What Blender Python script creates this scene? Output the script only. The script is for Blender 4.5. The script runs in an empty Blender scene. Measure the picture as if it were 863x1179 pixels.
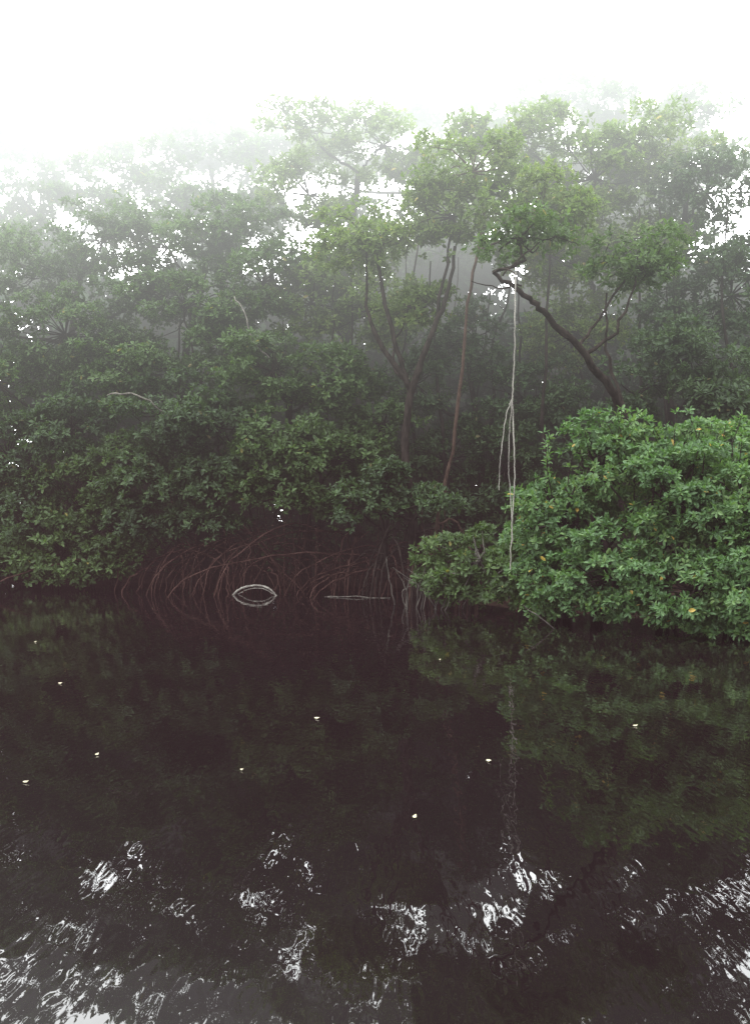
import bpy, math, random
import numpy as np
from mathutils import Vector
rng=np.random.default_rng(11); random.seed(7)
scene=bpy.context.scene
scene.view_settings.view_transform='Standard'
try: scene.view_settings.look='None'
except: pass
scene.view_settings.exposure=0

# ---------------------------------------------------------------- materials
def newmat(name):
    m=bpy.data.materials.new(name); m.use_nodes=True
    nt=m.node_tree; nt.nodes.clear()
    return m,nt,nt.nodes.new('ShaderNodeOutputMaterial')
def leaf_mat(name,cols,trans=0.3,gl=.025,simple=False):
    m,nt,out=newmat(name); N=nt.nodes.new; L=nt.links.new
    at=N('ShaderNodeAttribute'); at.attribute_name='lv'
    r=N('ShaderNodeValToRGB'); e=r.color_ramp.elements
    e[0].position=0; e[0].color=(*cols[0],1); e[1].position=1; e[1].color=(*cols[-1],1)
    k=len(cols)
    pos=[0,.35,.7,.955,.985]
    for i in range(1,k-1):
        el=e.new(pos[i]); el.color=(*cols[i],1)
    L(at.outputs['Fac'],r.inputs[0])
    d=N('ShaderNodeBsdfDiffuse'); L(r.outputs[0],d.inputs[0])
    if simple:
        L(d.outputs[0],out.inputs[0]); return m
    g=N('ShaderNodeBsdfGlossy'); g.inputs['Roughness'].default_value=.5
    m1=N('ShaderNodeMixShader'); m1.inputs[0].default_value=gl; L(d.outputs[0],m1.inputs[1]); L(g.outputs[0],m1.inputs[2])
    t=N('ShaderNodeBsdfTranslucent')
    mx=N('ShaderNodeMixRGB'); mx.blend_type='MULTIPLY'; mx.inputs[0].default_value=1; mx.inputs[2].default_value=(1.2,1.35,.6,1)
    L(r.outputs[0],mx.inputs[1]); L(mx.outputs[0],t.inputs[0])
    ms=N('ShaderNodeMixShader'); ms.inputs[0].default_value=trans
    L(m1.outputs[0],ms.inputs[1]); L(t.outputs[0],ms.inputs[2]); L(ms.outputs[0],out.inputs[0])
    return m
M_LEAF=leaf_mat('leaf_green',[(.028,.046,.017),(.040,.069,.024),(.054,.092,.030),(.072,.112,.036),(.17,.15,.045)])
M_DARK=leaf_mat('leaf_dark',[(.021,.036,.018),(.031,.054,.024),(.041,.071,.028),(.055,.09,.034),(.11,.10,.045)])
M_YEL=leaf_mat('leaf_yellowgreen',[(.052,.078,.023),(.076,.118,.032),(.102,.143,.039),(.128,.163,.044),(.24,.2,.06)])
M_BUSH=leaf_mat('leaf_bright',[(.037,.077,.028),(.054,.112,.039),(.078,.142,.047),(.11,.172,.056),(.33,.23,.055)],.3,.035)
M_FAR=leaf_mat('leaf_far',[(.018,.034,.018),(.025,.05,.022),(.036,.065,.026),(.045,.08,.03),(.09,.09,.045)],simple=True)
def bark_mat(name,a,b,scale=14):
    m,nt,out=newmat(name); N=nt.nodes.new; L=nt.links.new
    tc=N('ShaderNodeTexCoord'); mp=N('ShaderNodeMapping'); mp.inputs['Scale'].default_value=(1,1,.35)
    n=N('ShaderNodeTexNoise'); n.inputs['Scale'].default_value=scale; n.inputs['Detail'].default_value=4
    r=N('ShaderNodeValToRGB'); r.color_ramp.elements[0].position=.35; r.color_ramp.elements[1].position=.68
    r.color_ramp.elements[0].color=(*a,1); r.color_ramp.elements[1].color=(*b,1)
    p=N('ShaderNodeBsdfDiffuse')
    L(tc.outputs['Object'],mp.inputs[0]); L(mp.outputs[0],n.inputs[0]); L(n.outputs['Fac'],r.inputs[0])
    L(r.outputs[0],p.inputs['Color']); L(p.outputs[0],out.inputs[0]); return m
M_BARK=bark_mat('bark_dark',(.011,.009,.008),(.03,.024,.021))
M_BARKR=bark_mat('bark_reddish',(.03,.02,.016),(.06,.04,.032))
M_ROOT=bark_mat('prop_root_bark',(.017,.009,.008),(.062,.035,.03),5)
M_PALE=bark_mat('pale_wood',(.12,.11,.10),(.28,.265,.235),10)
M_GREY=bark_mat('grey_wood',(.05,.046,.042),(.13,.12,.105),10)

# ---------------------------------------------------------------- geometry accumulators
class Acc:
    def __init__(s): s.v=[];s.q=[];s.m=[];s.l=[];s.n=0
    def add(s,v,q,mi,lv):
        s.v.append(v); s.q.append(q+s.n); s.m.append(np.full(len(q),mi,np.int32)); s.l.append(lv); s.n+=len(v)
def nrm(a): return a/np.maximum(np.linalg.norm(a,axis=-1,keepdims=True),1e-8)
def leaves(acc,c,ax,k=7,L=.12,mi=1,bias=None):
    R=len(c)
    if R==0: return
    ax=nrm(ax)
    h=np.where(np.abs(ax[:,2:3])>.9,np.array([[1.,0,0]]),np.array([[0,0,1.]]))
    u=nrm(np.cross(ax,h)); w=np.cross(ax,u)
    az=(np.arange(k)[None,:]*2.399+rng.uniform(0,6.28,(R,1))+rng.normal(0,.25,(R,k)))
    tl=np.clip(np.linspace(.45,1.75,k)[None,:]+rng.normal(0,.22,(R,k)),.2,2.2)
    rad=u[:,None]*np.cos(az)[...,None]+w[:,None]*np.sin(az)[...,None]
    d=ax[:,None]*np.cos(tl)[...,None]+rad*np.sin(tl)[...,None]
    d[...,2]-=.12; d=nrm(d)
    A=np.broadcast_to(ax[:,None],d.shape)+rng.normal(0,.3,d.shape)
    s=nrm(np.cross(d,A)); nn=np.cross(s,d)
    Ls=(L*rng.uniform(.6,1.25,(R,k)))[...,None]; W=Ls*rng.uniform(.19,.27,(R,k))[...,None]
    base=c[:,None]+d*Ls*.12+ax[:,None]*rng.uniform(-.3,.1,(R,k))[...,None]*L*.6
    l1=base+d*Ls*.33+s*W*.9+nn*W*.22; r1=base+d*Ls*.33-s*W*.9+nn*W*.22
    l2=base+d*Ls*.72+s*W*.85+nn*W*.12; r2=base+d*Ls*.72-s*W*.85+nn*W*.12
    tip=base+d*Ls-nn*Ls*.08
    V=np.stack([base,l1,l2,tip,r2,r1],axis=2).reshape(-1,3)
    n=R*k; b=(np.arange(n)*6)[:,None]
    Q=np.concatenate([b+np.array([[0,3,2,1]]),b+np.array([[0,5,4,3]])],axis=0)
    rb=rng.uniform(-.18,.18,(R,1)) if bias is None else bias[:,None]
    x=np.clip(rng.uniform(0,.94,(R,k))*.7+.13+rb,0,.94)
    x=np.where(rng.random((R,k))<.005,1.0,x).reshape(-1)
    acc.add(V,Q,mi,np.repeat(x,6))
def tube(acc,pts,r0,r1,mi=0,seg=6,wob=0.0,sub=4):
    P=np.array(pts,float)
    if len(P)>2 and sub>1:
        E=np.vstack([2*P[0]-P[1],P,2*P[-1]-P[-2]]); out=[]
        for i in range(1,len(E)-2):
            for t in np.linspace(0,1,sub,endpoint=False):
                a,b,c,d=E[i-1],E[i],E[i+1],E[i+2]
                out.append(.5*((2*b)+(-a+c)*t+(2*a-5*b+4*c-d)*t*t+(-a+3*b-3*c+d)*t**3))
        out.append(P[-1]); P=np.array(out)
    n=len(P)
    if wob: P[1:-1]+=rng.normal(0,wob,(n-2,3))
    T=nrm(np.gradient(P,axis=0))
    h=np.array([1.,.13,.07]) if abs(T[0][0])<.8 else np.array([0,1.,.1])
    u=nrm(np.cross(T,h)); w=np.cross(T,u)
    r=np.linspace(r0,r1,n)[:,None,None]*(1+rng.normal(0,.05,(n,1,1)))
    a=np.linspace(0,2*math.pi,seg,endpoint=False)
    V=(P[:,None]+r*(u[:,None]*np.cos(a)[None,:,None]+w[:,None]*np.sin(a)[None,:,None])).reshape(-1,3)
    i=np.arange(n-1)[:,None]*seg; j=np.arange(seg)[None,:]; j2=(j+1)%seg
    Q=np.stack([i+j,i+j2,i+seg+j2,i+seg+j],axis=-1).reshape(-1,4)
    acc.add(V,Q,mi,np.full(len(V),.5))
    return P
def build(acc,name,mats,parent=None):
    V=np.concatenate(acc.v).astype(np.float32); Q=np.concatenate(acc.q).astype(np.int32)
    me=bpy.data.meshes.new(name); me.vertices.add(len(V)); me.vertices.foreach_set('co',V.ravel())
    me.loops.add(Q.size); me.loops.foreach_set('vertex_index',Q.ravel())
    me.polygons.add(len(Q)); me.polygons.foreach_set('loop_start',np.arange(0,Q.size,4,dtype=np.int32))
    try: me.polygons.foreach_set('loop_total',np.full(len(Q),4,np.int32))
    except Exception: pass
    for m in mats: me.materials.append(m)
    mi=np.concatenate(acc.m); me.polygons.foreach_set('material_index',mi)
    me.polygons.foreach_set('use_smooth',(mi==0))
    at=me.attributes.new('lv','FLOAT','POINT'); at.data.foreach_set('value',np.concatenate(acc.l).astype(np.float32))
    me.update(calc_edges=True)
    o=bpy.data.objects.new(name,me); scene.collection.objects.link(o)
    if parent: o.parent=parent
    return o
# one leafy clump: rosettes on the lumpy upper shell of a flattened ellipsoid
def clump(acc,c,r,nros,L,k=7,flat=.6,mi=1,out=None):
    d=nrm(rng.normal(0,1,(nros,3))); d[:,2]=np.where(rng.random(nros)<.75,np.abs(d[:,2]),d[:,2])
    rr=rng.uniform(.35,1.12,(nros,1))**.7
    p=c+d*rr*r*np.array([1,1,flat])
    ax=d*.7+np.array([0,0,.65])+rng.normal(0,.35,d.shape)
    if out is not None: ax=ax+out*.35
    b=rng.uniform(-.16,.16)+rng.uniform(-.1,.1,nros)
    m=p[:,2]>.04
    leaves(acc,p[m],ax[m],k,L,mi,b[m])
# blob: (x,y,z,rx,ry,rz,n)
def blob(acc,B,L=.12,cr=.42,nros=24,k=7,twigs=True,front=.0,low=.12):
    x,y,z,rx,ry,rz,n=B; c=np.array([x,y,z],float)
    d=nrm(rng.normal(0,1,(n,3)))
    d[:,1]-=front; d=nrm(d)
    rr=rng.uniform(.35,1.0,(n,1))**.6
    P=c+d*rr*np.array([rx,ry,rz])
    for i in range(n):
        if P[i,2]<low: P[i,2]=low+rng.uniform(0,.2)
        r=cr*rng.uniform(.6,1.4)
        clump(acc,P[i],r,int(nros*(r/cr)**1.6*rng.uniform(.6,1.2))+3,L,k,rng.uniform(.4,.8),1,d[i])
        if twigs:
            mid=(c+P[i])/2+rng.normal(0,.12,3)
            tube(acc,[c,mid,P[i]],.018,.006,0,4,.01,2)
def tree(name,trunk,r0,r1,blobs,mats,L=.12,cr=.42,nros=24,k=7,extra=None,roots=0,front=.15):
    a=Acc(); T=tube(a,trunk,r0,r1,0,9,.02,6)
    for B in blobs:
        c=np.array(B[:3],float)
        cand=T[T[:,2]<max(c[2]-.3*B[5]-.3,T[0,2]+.6)]
        if len(cand)==0: cand=T
        s=cand[np.argmin(np.linalg.norm(cand-c,axis=1))]
        dist=np.linalg.norm(c-s)
        mid=(s+c)/2+rng.normal(0,.1*dist,3)*np.array([1,1,.5])+np.array([0,0,-.08*dist])
        tube(a,[s,mid,c],min(r1*.9,.02+.012*dist),.018,0,6,.02,5)
        blob(a,B,L,cr,nros,k,True,front)
    if extra: extra(a,T)
    for i in range(roots):
        an=rng.uniform(0,6.28); h=rng.uniform(.5,1.6); R=rng.uniform(.5,1.4)
        s=T[np.argmin(np.abs(T[:,2]-h))]; dv=np.array([math.cos(an),math.sin(an),0])
        e=s+dv*R; e[2]=-.5
        tube(a,[s,s+dv*R*.45+np.array([0,0,.05]),s+dv*R*.85-np.array([0,0,h*.5]),e],.026,.014,0,6,.01,5)
    return build(a,name,mats)

# ---------------------------------------------------------------- trees
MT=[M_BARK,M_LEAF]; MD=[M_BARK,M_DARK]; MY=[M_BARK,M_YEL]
# left waterside trees
tree('mangrove_tree',[(-7.3,22,-.3),(-7.1,21.8,2.5),(-7.5,21.7,5),(-7.2,21.6,7.6)],.16,.06,[
 (-8.2,21.6,7.6,1.3,1.3,.9,26),(-6.6,21.6,8.4,1.4,1.3,.9,28),(-7.3,20.9,5.9,1.7,1.2,1.1,36),(-8.9,20.8,4.8,1.1,1.2,1.1,20),
 (-9.9,21,6.6,1.2,1.2,1.2,20),(-5.6,21.3,7.0,1.2,1.2,1.0,24),(-6.2,20.8,5.3,1.1,1,.9,18)],MT,roots=8)
tree('mangrove_tree',[(-8.3,21.6,-.3),(-8.0,21.2,1.6),(-8.2,20.8,3.2)],.12,.06,[
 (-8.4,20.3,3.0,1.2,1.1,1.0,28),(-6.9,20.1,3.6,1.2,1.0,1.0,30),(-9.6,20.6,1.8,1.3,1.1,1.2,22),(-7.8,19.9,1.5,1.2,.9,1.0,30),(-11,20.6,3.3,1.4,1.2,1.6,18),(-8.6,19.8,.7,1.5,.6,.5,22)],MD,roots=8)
tree('mangrove_tree',[(-6.1,20.8,-.3),(-6.0,20.5,1.2),(-6.3,20,2.6)],.1,.05,[
 (-6.7,19.6,2.0,.9,.8,.8,22),(-5.7,19.5,1.3,.9,.7,.8,22),(-6.8,19.3,.7,1.2,.6,.55,28),(-5.5,19.7,2.8,.9,.8,.7,18),(-5.6,19.4,.6,.7,.5,.4,12)],MT,roots=8)
# centre-left trees
tree('mangrove_tree',[(-4.3,21.5,-.3),(-4.0,21.2,2.5),(-4.5,21,5),(-4.0,21,7.6)],.17,.06,[
 (-4.9,21,8.0,1.4,1.3,.9,26),(-3.4,21,8.4,1.4,1.3,.9,26),(-4.3,20.3,6.4,1.7,1.2,1.0,34),(-5.4,20.2,5.0,1.2,1.0,.9,24),
 (-3.1,20.2,5.4,1.4,1.0,1.0,28),(-2.6,20.4,7.0,1.2,1.2,.9,22)],MT,roots=9)
tree('mangrove_tree',[(-3.6,20.2,-.3),(-3.4,19.9,1.5),(-3.8,19.6,3.4)],.13,.05,[
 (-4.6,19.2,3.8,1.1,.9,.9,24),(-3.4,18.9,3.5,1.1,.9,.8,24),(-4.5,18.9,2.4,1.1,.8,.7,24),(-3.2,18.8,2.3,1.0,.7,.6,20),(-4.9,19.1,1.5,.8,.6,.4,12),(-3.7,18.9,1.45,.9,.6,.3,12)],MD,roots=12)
tree('mangrove_tree',[(-1.6,20,-.3),(-1.5,19.6,1.6),(-1.9,19.3,3.6),(-1.7,19.2,4.8)],.13,.05,[
 (-2.2,18.9,4.7,1.1,.9,.9,24),(-1.0,19,4.5,1.0,.9,.8,22),(-1.9,18.4,3.2,1.0,.8,.7,22),(-.8,18.2,2.7,.9,.7,.5,20),(-1.9,18.2,2.0,.9,.6,.5,16),(-.6,18.6,1.8,.7,.5,.3,10),(.2,19.0,3.6,.8,.7,.7,14)],MT,roots=12)
# tall trees behind
tree('mangrove_tree',[(-4.2,25,-.2),(-4.5,25,4),(-4.2,24.8,8),(-4.6,24.6,11.5)],.2,.06,[
 (-5.6,24.5,11.3,1.2,1.2,.8,20),(-4.5,24.6,12.6,1.2,1.2,.7,20),(-3.5,24.6,11.6,1.0,1.1,.7,16),(-5.2,24.2,9.8,1.4,1.2,.9,24),(-3.4,24.2,9.9,1.2,1.2,.8,20)],MT,L=.16,nros=20)
tree('mangrove_tree',[(-.6,22.2,-.2),(-.4,22,4),(-.8,21.8,7),(-.4,21.6,10)],.2,.07,[
 (-1.6,21.4,9.4,1.3,1.2,.9,24),(.2,21.4,10.6,1.3,1.2,.9,22),(-.6,21.2,8.0,1.4,1.2,.9,30),(1.4,21.4,9.5,1.1,1.1,.8,20),(-1.5,20.7,6.6,1.2,1.0,.9,26),(.1,20.6,6.4,1.1,1.0,.8,22),(-1.7,21.4,11,1.1,1,.7,14)],MY,L=.13)
tree('mangrove_tree',[(1.6,25.5,-.2),(1.4,25.3,5),(1.8,25,9),(1.2,25,12.4)],.2,.06,[
 (.4,24.8,12.9,1.2,1.2,.7,18),(1.9,24.8,13.2,1.2,1.2,.7,18),(2.9,24.8,11.8,1.2,1.2,.8,18),(-.6,24.8,11.8,1.2,1.2,.8,18),(-2.3,24.8,11.8,1.2,1.2,.8,18),(2.4,24.4,10,1.2,1,.8,18),(1.8,24.4,8.9,1.3,1,.7,16),(-.2,24.4,9.6,1.2,1,.7,12)],MT,L=.16,nros=20)
tree('mangrove_tree',[(-8.6,25,-.2),(-8.2,25,5),(-8.6,24.8,9)],.2,.06,[
 (-9.8,24.6,8.9,1.4,1.2,.9,22),(-8.2,24.6,10.0,1.4,1.2,.8,24),(-7.0,24.6,11.1,1.2,1.2,.8,18),(-10.8,24.6,10.3,1.3,1.2,.7,18),(-9.3,24.6,11.4,1.3,1,.7,16),(-10.6,24.6,12,1.3,1,.6,10)],MT,L=.17,nros=20)
# fork-trunked tree in the middle
def fork(a,T):
    tube(a,[(.72,17.5,4.05),(.5,17.6,4.7),(.22,17.7,5.8),(.0,17.9,7)],.06,.03,0,8,.012,5)
    tube(a,[(.72,17.5,4.05),(1.0,17.4,4.9),(1.4,17.5,5.9),(1.6,17.7,7)],.07,.03,0,8,.012,5)
    tube(a,[(.74,17.6,2.6),(.3,17.8,2.2),(.2,18,1.2),(-.1,18,-.3)],.05,.04,0,8,.012,5)
tree('mangrove_tree',[(.85,17.9,-.3),(.75,17.7,1.5),(.6,17.6,2.9),(.72,17.5,4.1)],.1,.07,[
 (-.2,18.2,7.3,1.1,1.0,.8,20),(1.6,18.0,7.7,1.2,1.0,.8,20),(.7,18.6,6.0,.9,.6,.6,10)],MY,extra=fork,roots=12,front=0)
tree('mangrove_tree',[(1.1,17.6,-.3),(1.2,17.2,1.4),(1.55,17.1,3.2),(1.8,17.1,5.7),(2.1,17.2,7.2)],.04,.028,[
 (1.9,17.2,8.3,1.1,1.0,.7,18),(3.1,17.0,7.4,1.1,1.0,.8,20)],[M_BARKR,M_YEL],roots=10)
# dim foliage standing inside the stand, behind the fork
tree('mangrove_tree',[(2.2,20.2,-.2),(2.4,20,2.5),(2.1,19.9,5)],.1,.05,[
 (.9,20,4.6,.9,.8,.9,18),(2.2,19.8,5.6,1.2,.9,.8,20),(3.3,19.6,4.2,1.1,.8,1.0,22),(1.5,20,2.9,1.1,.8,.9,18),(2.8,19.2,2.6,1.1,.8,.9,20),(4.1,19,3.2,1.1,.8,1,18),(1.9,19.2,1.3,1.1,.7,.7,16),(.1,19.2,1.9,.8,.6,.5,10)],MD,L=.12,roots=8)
tree('mangrove_tree',[(.3,18.4,-.3),(.2,17.8,1),(.1,17.4,1.8)],.05,.03,[
 (.2,17.3,2.2,.55,.4,.4,7),(-.3,17.2,1.75,.7,.5,.35,9),(1.25,16.7,2.0,.5,.4,.4,4)],MD,L=.11,cr=.32,roots=6)
# right canopy
tree('mangrove_tree',[(5.6,21,-.2),(5.1,20.9,2.5),(5.4,20.7,5),(4.6,20.2,8.4)],.13,.05,[
 (4.8,19.3,9.0,1.5,1.1,1.0,34),(3.7,19.1,7.3,1.3,1.0,.8,30),(5.7,19.3,7.4,1.4,1.1,1.0,32),(6.2,19.8,9.7,1.4,1.1,.8,26),(3.1,19.4,9.9,1.4,1.1,.7,22),(4.6,20,5.7,1.4,1.0,.9,28),(3.1,20.2,8.7,1.1,.8,.7,14)],MY,L=.125)
tree('mangrove_tree',[(4.6,24.5,-.2),(4.9,24.3,5),(4.4,24,9),(5,24,12)],.2,.06,[
 (4.0,23.8,12.2,1.3,1.2,.7,18),(5.7,23.8,12.7,1.3,1.2,.7,18),(7.1,24,11.6,1.3,1.2,.8,18),(4.8,23.6,10.6,1.3,1.2,.8,20),(6.6,23.6,9.8,1.3,1.2,.8,22),(8.6,24,12.4,1.2,1.2,.8,14),(8,23.6,9.4,1.2,1,.8,18),(9,23.6,10.9,1.2,1,.8,12)],MT,L=.17,nros=20)
tree('mangrove_tree',[(7,19.8,-.2),(6.5,19.3,2.5),(6.4,19.2,5.5),(6.8,19.1,9)],.11,.05,[
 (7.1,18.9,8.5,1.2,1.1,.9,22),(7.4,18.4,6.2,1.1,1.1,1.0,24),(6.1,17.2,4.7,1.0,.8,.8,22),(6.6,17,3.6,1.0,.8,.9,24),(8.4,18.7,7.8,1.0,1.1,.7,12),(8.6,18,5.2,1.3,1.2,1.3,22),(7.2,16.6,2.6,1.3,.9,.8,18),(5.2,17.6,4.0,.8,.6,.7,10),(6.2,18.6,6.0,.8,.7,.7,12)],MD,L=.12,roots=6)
# leaning tree reaching over the water
def lean(a,T):
    tube(a,[(2.0,13.85,5.35),(2.4,13.95,5.75),(2.85,14,6.0),(3.25,14.1,5.9)],.016,.007,0,6,.012,5)
    tube(a,[(2.3,13.9,5.2),(1.9,13.8,5.15),(1.5,13.8,5.25)],.014,.006,0,6,.012,4)
    tube(a,[(3.4,14.3,4.2),(3.9,14.4,4.6),(4.3,14.6,5.6)],.035,.015,0,6,.03,5)
    tube(a,[(4.1,14.6,3.35),(3.9,14.9,4.4),(3.95,15.1,5.4)],.03,.015,0,6,.03,5)
    tube(a,[(1.85,13.85,5.4),(1.95,13.3,5.3),(2.04,12.85,5.1)],.02,.01,0,6,.005,4)
tree('leaning_mangrove_tree',[(5.2,15.7,-.2),(4.6,15.1,1.9),(4.1,14.6,3.25),(3.5,14.25,4.0),(2.75,14,4.72),(2.35,13.9,5.05),(1.85,13.85,5.4)],.09,.03,[
 (4.4,14.9,5.9,.9,.7,.5,14),(2.3,14.3,6.1,.7,.5,.3,8)],MT,extra=lean,L=.11)
# ---------------------------------------------------------------- bushes at the water's edge
a=Acc()
for B in [(3.35,13.2,2.25,.75,.7,.75,34),(2.75,13.5,1.4,.85,.7,.75,38),(4.15,12.3,1.8,.8,.8,.75,40),(5.0,12.0,1.7,.8,.8,.8,36),
          (3.35,12.5,.7,.85,.6,.65,42),(4.2,11.7,.6,.85,.6,.6,44),(5.1,11.2,.65,.85,.6,.7,40),(6.2,11.0,1.0,.9,.8,.9,26),(6.6,12.2,2.1,1,.9,.9,20),(4.6,13.2,2.2,.9,.8,.7,20),(5.6,13.3,2.2,.9,.8,.7,16),
          (2.6,13.3,.5,.6,.5,.4,20)]:
    blob(a,B,L=.088,cr=.27,nros=23,k=8,low=.06)
for i in range(34):
    x=rng.uniform(2.3,6.2); y=13.6-(x-2.3)*.62+rng.uniform(-.3,.5); zt=2.75-abs(x-3.4)*.12+rng.uniform(-.1,.4)
    T=tube(a,[(x,y,zt-1),(x+rng.normal(0,.06),y,zt-.5),(x+rng.normal(0,.12),y,zt)],.01,.005,0,4,.005,4)
    for q in range(4):
        leaves(a,T[-1-q*2:][:1],np.array([[rng.normal(0,.3),-.2,1.]]),8,.1)
for x,y in [(3.3,13.4),(2.9,13.7),(4.2,12.9),(5,12.5),(6.2,12)]:
    for i in range(5): tube(a,[(x,y,-.3),(x+rng.normal(0,.2),y-.1,.8),(x+rng.normal(0,.5),y-.2+rng.normal(0,.3),2)],.035,.012,0,6,.02,4)
build(a,'mangrove_bush',[M_BARK,M_BUSH])
a=Acc()
for B in [(1.75,14.7,.85,.7,.5,.7,22),(1.1,15.3,.5,.45,.4,.4,10),(2.3,14.2,.6,.55,.4,.55,20),(1.2,15.8,1.0,.5,.5,.4,8)]:
    blob(a,B,L=.1,cr=.26,nros=17,k=8,low=.06)
for i in range(14):
    x=rng.uniform(.4,1.6); y=15.1+rng.uniform(-.2,.5)
    tube(a,[(x,y,-.2),(x+rng.normal(0,.1),y,.3),(x+rng.normal(0,.35),y-.2,rng.uniform(.4,.8))],.01,.004,0,5,.01,4)
build(a,'mangrove_bush',[M_GREY,M_LEAF])
# understorey behind the first trunks
a=Acc()
for i in range(30):
    x=-12+i*.8+rng.normal(0,.2)
    y=23+rng.uniform(-.5,1.0) - (1.6 if x>2.5 else 0)
    for z in (.5,1.6,2.8,4.1,5.4):
        blob(a,(x,y+rng.uniform(0,.8),z+rng.normal(0,.2),1.1,.7,.7,6),L=.27,cr=.6,nros=13,k=6,twigs=False)
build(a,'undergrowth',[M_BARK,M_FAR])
# distant forest mass
a=Acc()
for i in range(46):
    x=-30+i*1.32+rng.normal(0,.4); y=28+rng.uniform(-1,4); H=rng.uniform(8.5,10.6)
    tube(a,[(x,y,-.1),(x+rng.normal(0,.3),y,H*.5),(x+rng.normal(0,.6),y,H)],.13,.04,0,6,.02,4)
    z=.4
    while z<H:
        blob(a,(x+rng.normal(0,.3),y+rng.normal(0,.4),z,1.5,1.0,.8,8),L=.42,cr=.8,nros=11,k=6,twigs=False); z+=1.1
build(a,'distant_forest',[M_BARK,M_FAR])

# ---------------------------------------------------------------- prop roots and interior stems
a=Acc()
for i in range(120):
    x=rng.uniform(-5.2,1.8); y0=19.4-(x+5)*.2+rng.uniform(-.1,1.0)
    h=rng.uniform(.35,1.3); dx=rng.normal(0,1.3); dy=-rng.uniform(.1,1.3)
    s=np.array([x,y0,h]); e=np.array([x+dx,y0+dy,-.4])
    m1=s+np.array([dx*.35,dy*.35,rng.uniform(-.08,.16)]); m2=s+np.array([dx*.8,dy*.8,-h*.45])
    tube(a,[s,m1,m2,e],rng.uniform(.010,.026),rng.uniform(.006,.014),0,6,.018,5)
for i in range(30):
    x=rng.uniform(-5.2,2.0); y0=19.3-(x+5)*.2+rng.uniform(-.3,.9)
    t=rng.normal(0,1.0)
    tube(a,[(x,y0,-.4),(x+t*.6,y0,.7),(x+t,y0+rng.normal(0,.2),rng.uniform(1.2,2.6))],rng.uniform(.01,.025),.008,0,6,.02,4)
build(a,'prop_roots',[M_ROOT])
a=Acc()
for i in range(20):
    x=rng.uniform(-5,8); y0=rng.uniform(19.5,22.5) if x<2.5 else rng.uniform(17.5,21)
    t=rng.normal(0,.9)
    tube(a,[(x,y0,-.3),(x+t*.3+rng.normal(0,.25),y0,2.5),(x+t*.7+rng.normal(0,.25),y0,5.2),(x+t,y0,rng.uniform(6.5,8.5))],rng.uniform(.03,.07),.015,0,7,.03,5)
build(a,'mangrove_saplings',[M_BARK])
a=Acc()
tube(a,[(-5.6,18.6,4.15),(-5.1,18.3,4.15),(-4.6,18.1,3.95),(-4.2,18.3,3.6)],.02,.013,0,6,.01,5)
tube(a,[(-3.0,18.9,6.3),(-2.7,18.4,5.8),(-2.5,18.2,5.2),(-2.2,18.4,4.9)],.013,.018,0,6,.01,5)
build(a,'bare_branch',[M_GREY])

# ---------------------------------------------------------------- hanging vines
a=Acc(); X,Y=2.04,12.85
tube(a,[(X,Y,5.12),(X-.01,Y,4.5),(X-.02,Y,3.8),(X-.05,Y,3.28)],.009,.009,0,6,.003,8)
tube(a,[(X-.05,Y,3.28),(X-.03,Y,2.7),(X-.02,Y,2.15),(X-.06,Y,1.4),(X-.08,Y,.8)],.011,.008,0,6,.004,8)
tube(a,[(X-.05,Y,3.28),(X-.09,Y,2.8),(X-.1,Y+.02,2.25),(X-.07,Y,1.7),(X-.05,Y,1.2)],.008,.006,0,6,.004,8)
tube(a,[(X-.04,Y,3.33),(X-.14,Y+.03,3.0),(X-.21,Y+.03,2.5),(X-.24,Y+.02,1.95)],.008,.005,0,6,.004,8)
build(a,'hanging_vine',[M_PALE])
a=Acc()
tube(a,[(-2.95,18.1,-.08),(-2.75,18.05,.12),(-2.45,18,.2),(-2.15,17.95,.15),(-1.95,17.9,-.05)],.024,.018,0,8,.004,6)
tube(a,[(-2.95,18.3,-.08),(-2.6,18.2,.1),(-2.3,18.1,.13),(-2.0,18.0,.0)],.011,.008,0,6,.004,6)
build(a,'arched_driftwood',[M_PALE])
a=Acc()
tube(a,[(.4,16,-.2),(.28,15.9,.35),(.2,15.8,.85)],.014,.007,0,6,.01,4)
tube(a,[(2.6,12.4,-.1),(2.3,12.3,.16),(2.05,12.3,.34)],.01,.006,0,6,.01,4)
tube(a,[(-1.0,17.6,-.01),(-.4,17.4,.02),(.3,17.3,.01)],.014,.008,0,6,.01,4)
build(a,'dead_branch',[M_GREY])

# ---------------------------------------------------------------- floating leaves
m,nt,out=newmat('floating_leaf'); p=nt.nodes.new('ShaderNodeBsdfPrincipled')
p.inputs['Base Color'].default_value=(.22,.2,.12,1); p.inputs['Roughness'].default_value=.6
nt.links.new(p.outputs[0],out.inputs[0])
a=Acc()
fl=[(-2.9,8.2),(-.44,6.75),(.71,5.55),(-1.78,5.7),(-2.0,5.1),(-.8,5.35),(1.9,6.5),(.2,4.5),(.7,9.6),(-4.2,11)]
for n,(x,y) in enumerate(fl):
    L=rng.uniform(.012,.022); W=L*.42; an=rng.uniform(-1.2,1.2); z=.005
    if n<3: L,W=.026,.011
    cs,sn=math.cos(an),math.sin(an)
    sh=[(-L,0,.004),(-L*.4,-W,0),(L*.4,-W*.9,0),(L,0,.01),(L*.4,W*.9,.006),(-L*.4,W,.006)]
    V=np.array([(x+cs*px-sn*py,y+sn*px+cs*py,z+pz) for px,py,pz in sh])
    a.add(V,np.array([[0,1,2,3],[0,3,4,5]]),0,np.full(6,.5))
build(a,'floating_leaves',[m])

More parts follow.
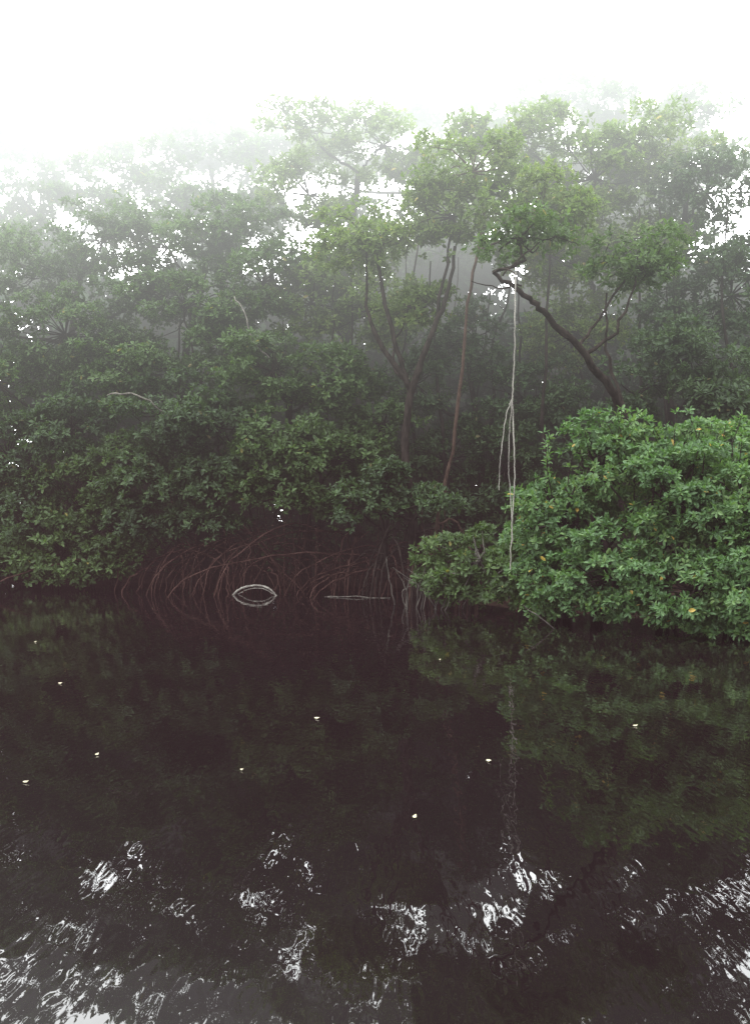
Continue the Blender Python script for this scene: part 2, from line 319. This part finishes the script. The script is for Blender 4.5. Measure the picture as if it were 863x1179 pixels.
# ---------------------------------------------------------------- ground and water
def shore(x):
    xs=[-60,-12,-8,-5,-2,1,2,3,4.5,6.5,9,60]; ys=[22.5,22,21.4,20.4,19.8,18.6,15.9,14.6,13.6,12.8,12,11]
    return np.interp(x,xs,ys)
gx=np.concatenate([np.linspace(-700,-31,14),np.linspace(-30,30,121),np.linspace(31,700,14)])
gy=np.concatenate([np.linspace(-700,-11,12),np.linspace(-10,40,126),np.linspace(42,900,16)])
GX,GY=np.meshgrid(gx,gy)
t=np.clip((GY-shore(GX)+.2)/1.6,0,1); t=t*t*(3-2*t)
GZ=-.9+1.05*t+.05*np.sin(GX*2.1+GY)*np.cos(GY*1.7-GX*.6)
V=np.stack([GX,GY,GZ],-1).reshape(-1,3); nx=len(gx); ny=len(gy)
i=np.arange(ny-1)[:,None]*nx; j=np.arange(nx-1)[None,:]
Q=np.stack([i+j,i+j+1,i+nx+j+1,i+nx+j],-1).reshape(-1,4)
a=Acc(); a.add(V,Q,0,np.full(len(V),.5))
build(a,'ground',[bark_mat('mud',(.014,.009,.007),(.034,.023,.017),3)])
m,nt,out=newmat('dark_water'); N=nt.nodes.new; Lk=nt.links.new
tc=N('ShaderNodeTexCoord')
def wave(sx,sy,scale,det):
    mp=N('ShaderNodeMapping'); mp.inputs['Scale'].default_value=(sx,sy,1)
    n=N('ShaderNodeTexNoise'); n.inputs['Scale'].default_value=scale; n.inputs['Detail'].default_value=det
    Lk(tc.outputs['Object'],mp.inputs[0]); Lk(mp.outputs[0],n.inputs[0]); return n.outputs['Fac']
w1=wave(1,1.4,1.6,1); w2=wave(5,1.5,6,0)
b1=N('ShaderNodeBump'); b1.inputs['Strength'].default_value=1; b1.inputs['Distance'].default_value=.0016
b2=N('ShaderNodeBump'); b2.inputs['Strength'].default_value=1; b2.inputs['Distance'].default_value=.0007
Lk(w1,b1.inputs['Height']); Lk(w2,b2.inputs['Height']); Lk(b1.outputs[0],b2.inputs['Normal'])
g=N('ShaderNodeBsdfGlossy'); g.inputs['Roughness'].default_value=.006; g.inputs['Color'].default_value=(1,1,1,1)
df=N('ShaderNodeBsdfDiffuse'); df.inputs['Color'].default_value=(.0040,.0023,.0026,1)
fr=N('ShaderNodeFresnel'); fr.inputs['IOR'].default_value=1.33
for nd in (g,df,fr): Lk(b2.outputs[0],nd.inputs['Normal'])
ms=N('ShaderNodeMixShader'); Lk(fr.outputs[0],ms.inputs[0]); Lk(df.outputs[0],ms.inputs[1]); Lk(g.outputs[0],ms.inputs[2]); Lk(ms.outputs[0],out.inputs[0])
a=Acc(); S=700
a.add(np.array([(-S,-S,0),(S,-S,0),(S,900,0),(-S,900,0)],float),np.array([[0,1,2,3]]),0,np.full(4,.5))
build(a,'water',[m])

# ---------------------------------------------------------------- haze: one emissive volume imitating lens glow, brighter upward and toward the left bank
m,nt,out=newmat('glow_haze'); N=nt.nodes.new; L=nt.links.new
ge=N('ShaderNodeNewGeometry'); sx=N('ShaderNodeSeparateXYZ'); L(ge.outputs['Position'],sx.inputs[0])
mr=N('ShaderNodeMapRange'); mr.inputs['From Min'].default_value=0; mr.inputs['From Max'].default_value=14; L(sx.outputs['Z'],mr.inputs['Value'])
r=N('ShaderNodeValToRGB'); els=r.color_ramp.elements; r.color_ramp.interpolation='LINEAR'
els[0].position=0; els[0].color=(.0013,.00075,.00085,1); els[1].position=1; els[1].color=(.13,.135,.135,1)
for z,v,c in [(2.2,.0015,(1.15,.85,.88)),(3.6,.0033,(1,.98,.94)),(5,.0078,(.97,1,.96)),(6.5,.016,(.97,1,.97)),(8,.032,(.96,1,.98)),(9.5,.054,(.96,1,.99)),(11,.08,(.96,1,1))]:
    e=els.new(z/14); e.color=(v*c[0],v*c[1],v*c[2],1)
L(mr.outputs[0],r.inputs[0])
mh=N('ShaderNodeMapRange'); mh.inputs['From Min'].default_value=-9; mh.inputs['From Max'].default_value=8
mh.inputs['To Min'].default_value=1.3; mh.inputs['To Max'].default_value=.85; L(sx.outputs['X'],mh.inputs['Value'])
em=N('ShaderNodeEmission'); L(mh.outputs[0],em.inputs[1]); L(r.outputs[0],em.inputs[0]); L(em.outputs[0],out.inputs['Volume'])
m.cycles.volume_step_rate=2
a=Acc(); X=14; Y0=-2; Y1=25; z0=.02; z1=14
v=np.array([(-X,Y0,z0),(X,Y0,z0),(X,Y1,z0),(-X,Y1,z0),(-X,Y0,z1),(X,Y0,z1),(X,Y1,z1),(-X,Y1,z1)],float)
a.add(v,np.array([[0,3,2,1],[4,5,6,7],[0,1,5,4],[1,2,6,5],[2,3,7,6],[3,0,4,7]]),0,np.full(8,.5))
o=build(a,'glow_haze',[m])
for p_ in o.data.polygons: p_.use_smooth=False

# ---------------------------------------------------------------- sky, sun, camera
SE,SR=math.radians(48),math.radians(-12)   # bright overcast sun behind the trees
sd=Vector((math.sin(SR)*math.cos(SE),math.cos(SR)*math.cos(SE),math.sin(SE)))
w=bpy.data.worlds.new('World'); scene.world=w; w.use_nodes=True
nt=w.node_tree; nt.nodes.clear(); N=nt.nodes.new; Lk=nt.links.new
out=N('ShaderNodeOutputWorld'); bg=N('ShaderNodeBackground'); bg.inputs[1].default_value=.1
sk=N('ShaderNodeTexSky'); sk.sky_type='NISHITA'; sk.sun_disc=False; sk.sun_elevation=SE; sk.sun_rotation=SR
tc=N('ShaderNodeTexCoord'); dp=N('ShaderNodeVectorMath'); dp.operation='DOT_PRODUCT'; dp.inputs[1].default_value=sd
Lk(tc.outputs['Generated'],dp.inputs[0])
mr=N('ShaderNodeMapRange'); mr.inputs['From Min'].default_value=-.2; mr.inputs['From Max'].default_value=1
mr.inputs['To Min'].default_value=13; mr.inputs['To Max'].default_value=115
Lk(dp.outputs['Value'],mr.inputs['Value'])
mu=N('ShaderNodeVectorMath'); mu.operation='SCALE'; mu.inputs[0].default_value=(.97,1,1.0); Lk(mr.outputs[0],mu.inputs['Scale'])
mx=N('ShaderNodeMixRGB'); mx.inputs[0].default_value=.88; Lk(sk.outputs[0],mx.inputs[1]); Lk(mu.outputs[0],mx.inputs[2])
Lk(mx.outputs[0],bg.inputs[0]); Lk(bg.outputs[0],out.inputs[0])
sl=bpy.data.lights.new('sun','SUN'); sl.energy=.8; sl.angle=math.radians(20); sl.color=(1,.97,.92)
so=bpy.data.objects.new('sun',sl); scene.collection.objects.link(so); so.rotation_euler=(-sd).to_track_quat('-Z','Y').to_euler()
cam=bpy.data.cameras.new('camera'); co=bpy.data.objects.new('camera',cam); scene.collection.objects.link(co)
cam.sensor_fit='VERTICAL'; cam.sensor_height=24; cam.lens=24*1021/1179; cam.clip_end=3000; cam.clip_start=.05
co.location=(0,0,1.5); co.rotation_euler=(math.radians(90.6),0,0)
scene.camera=co
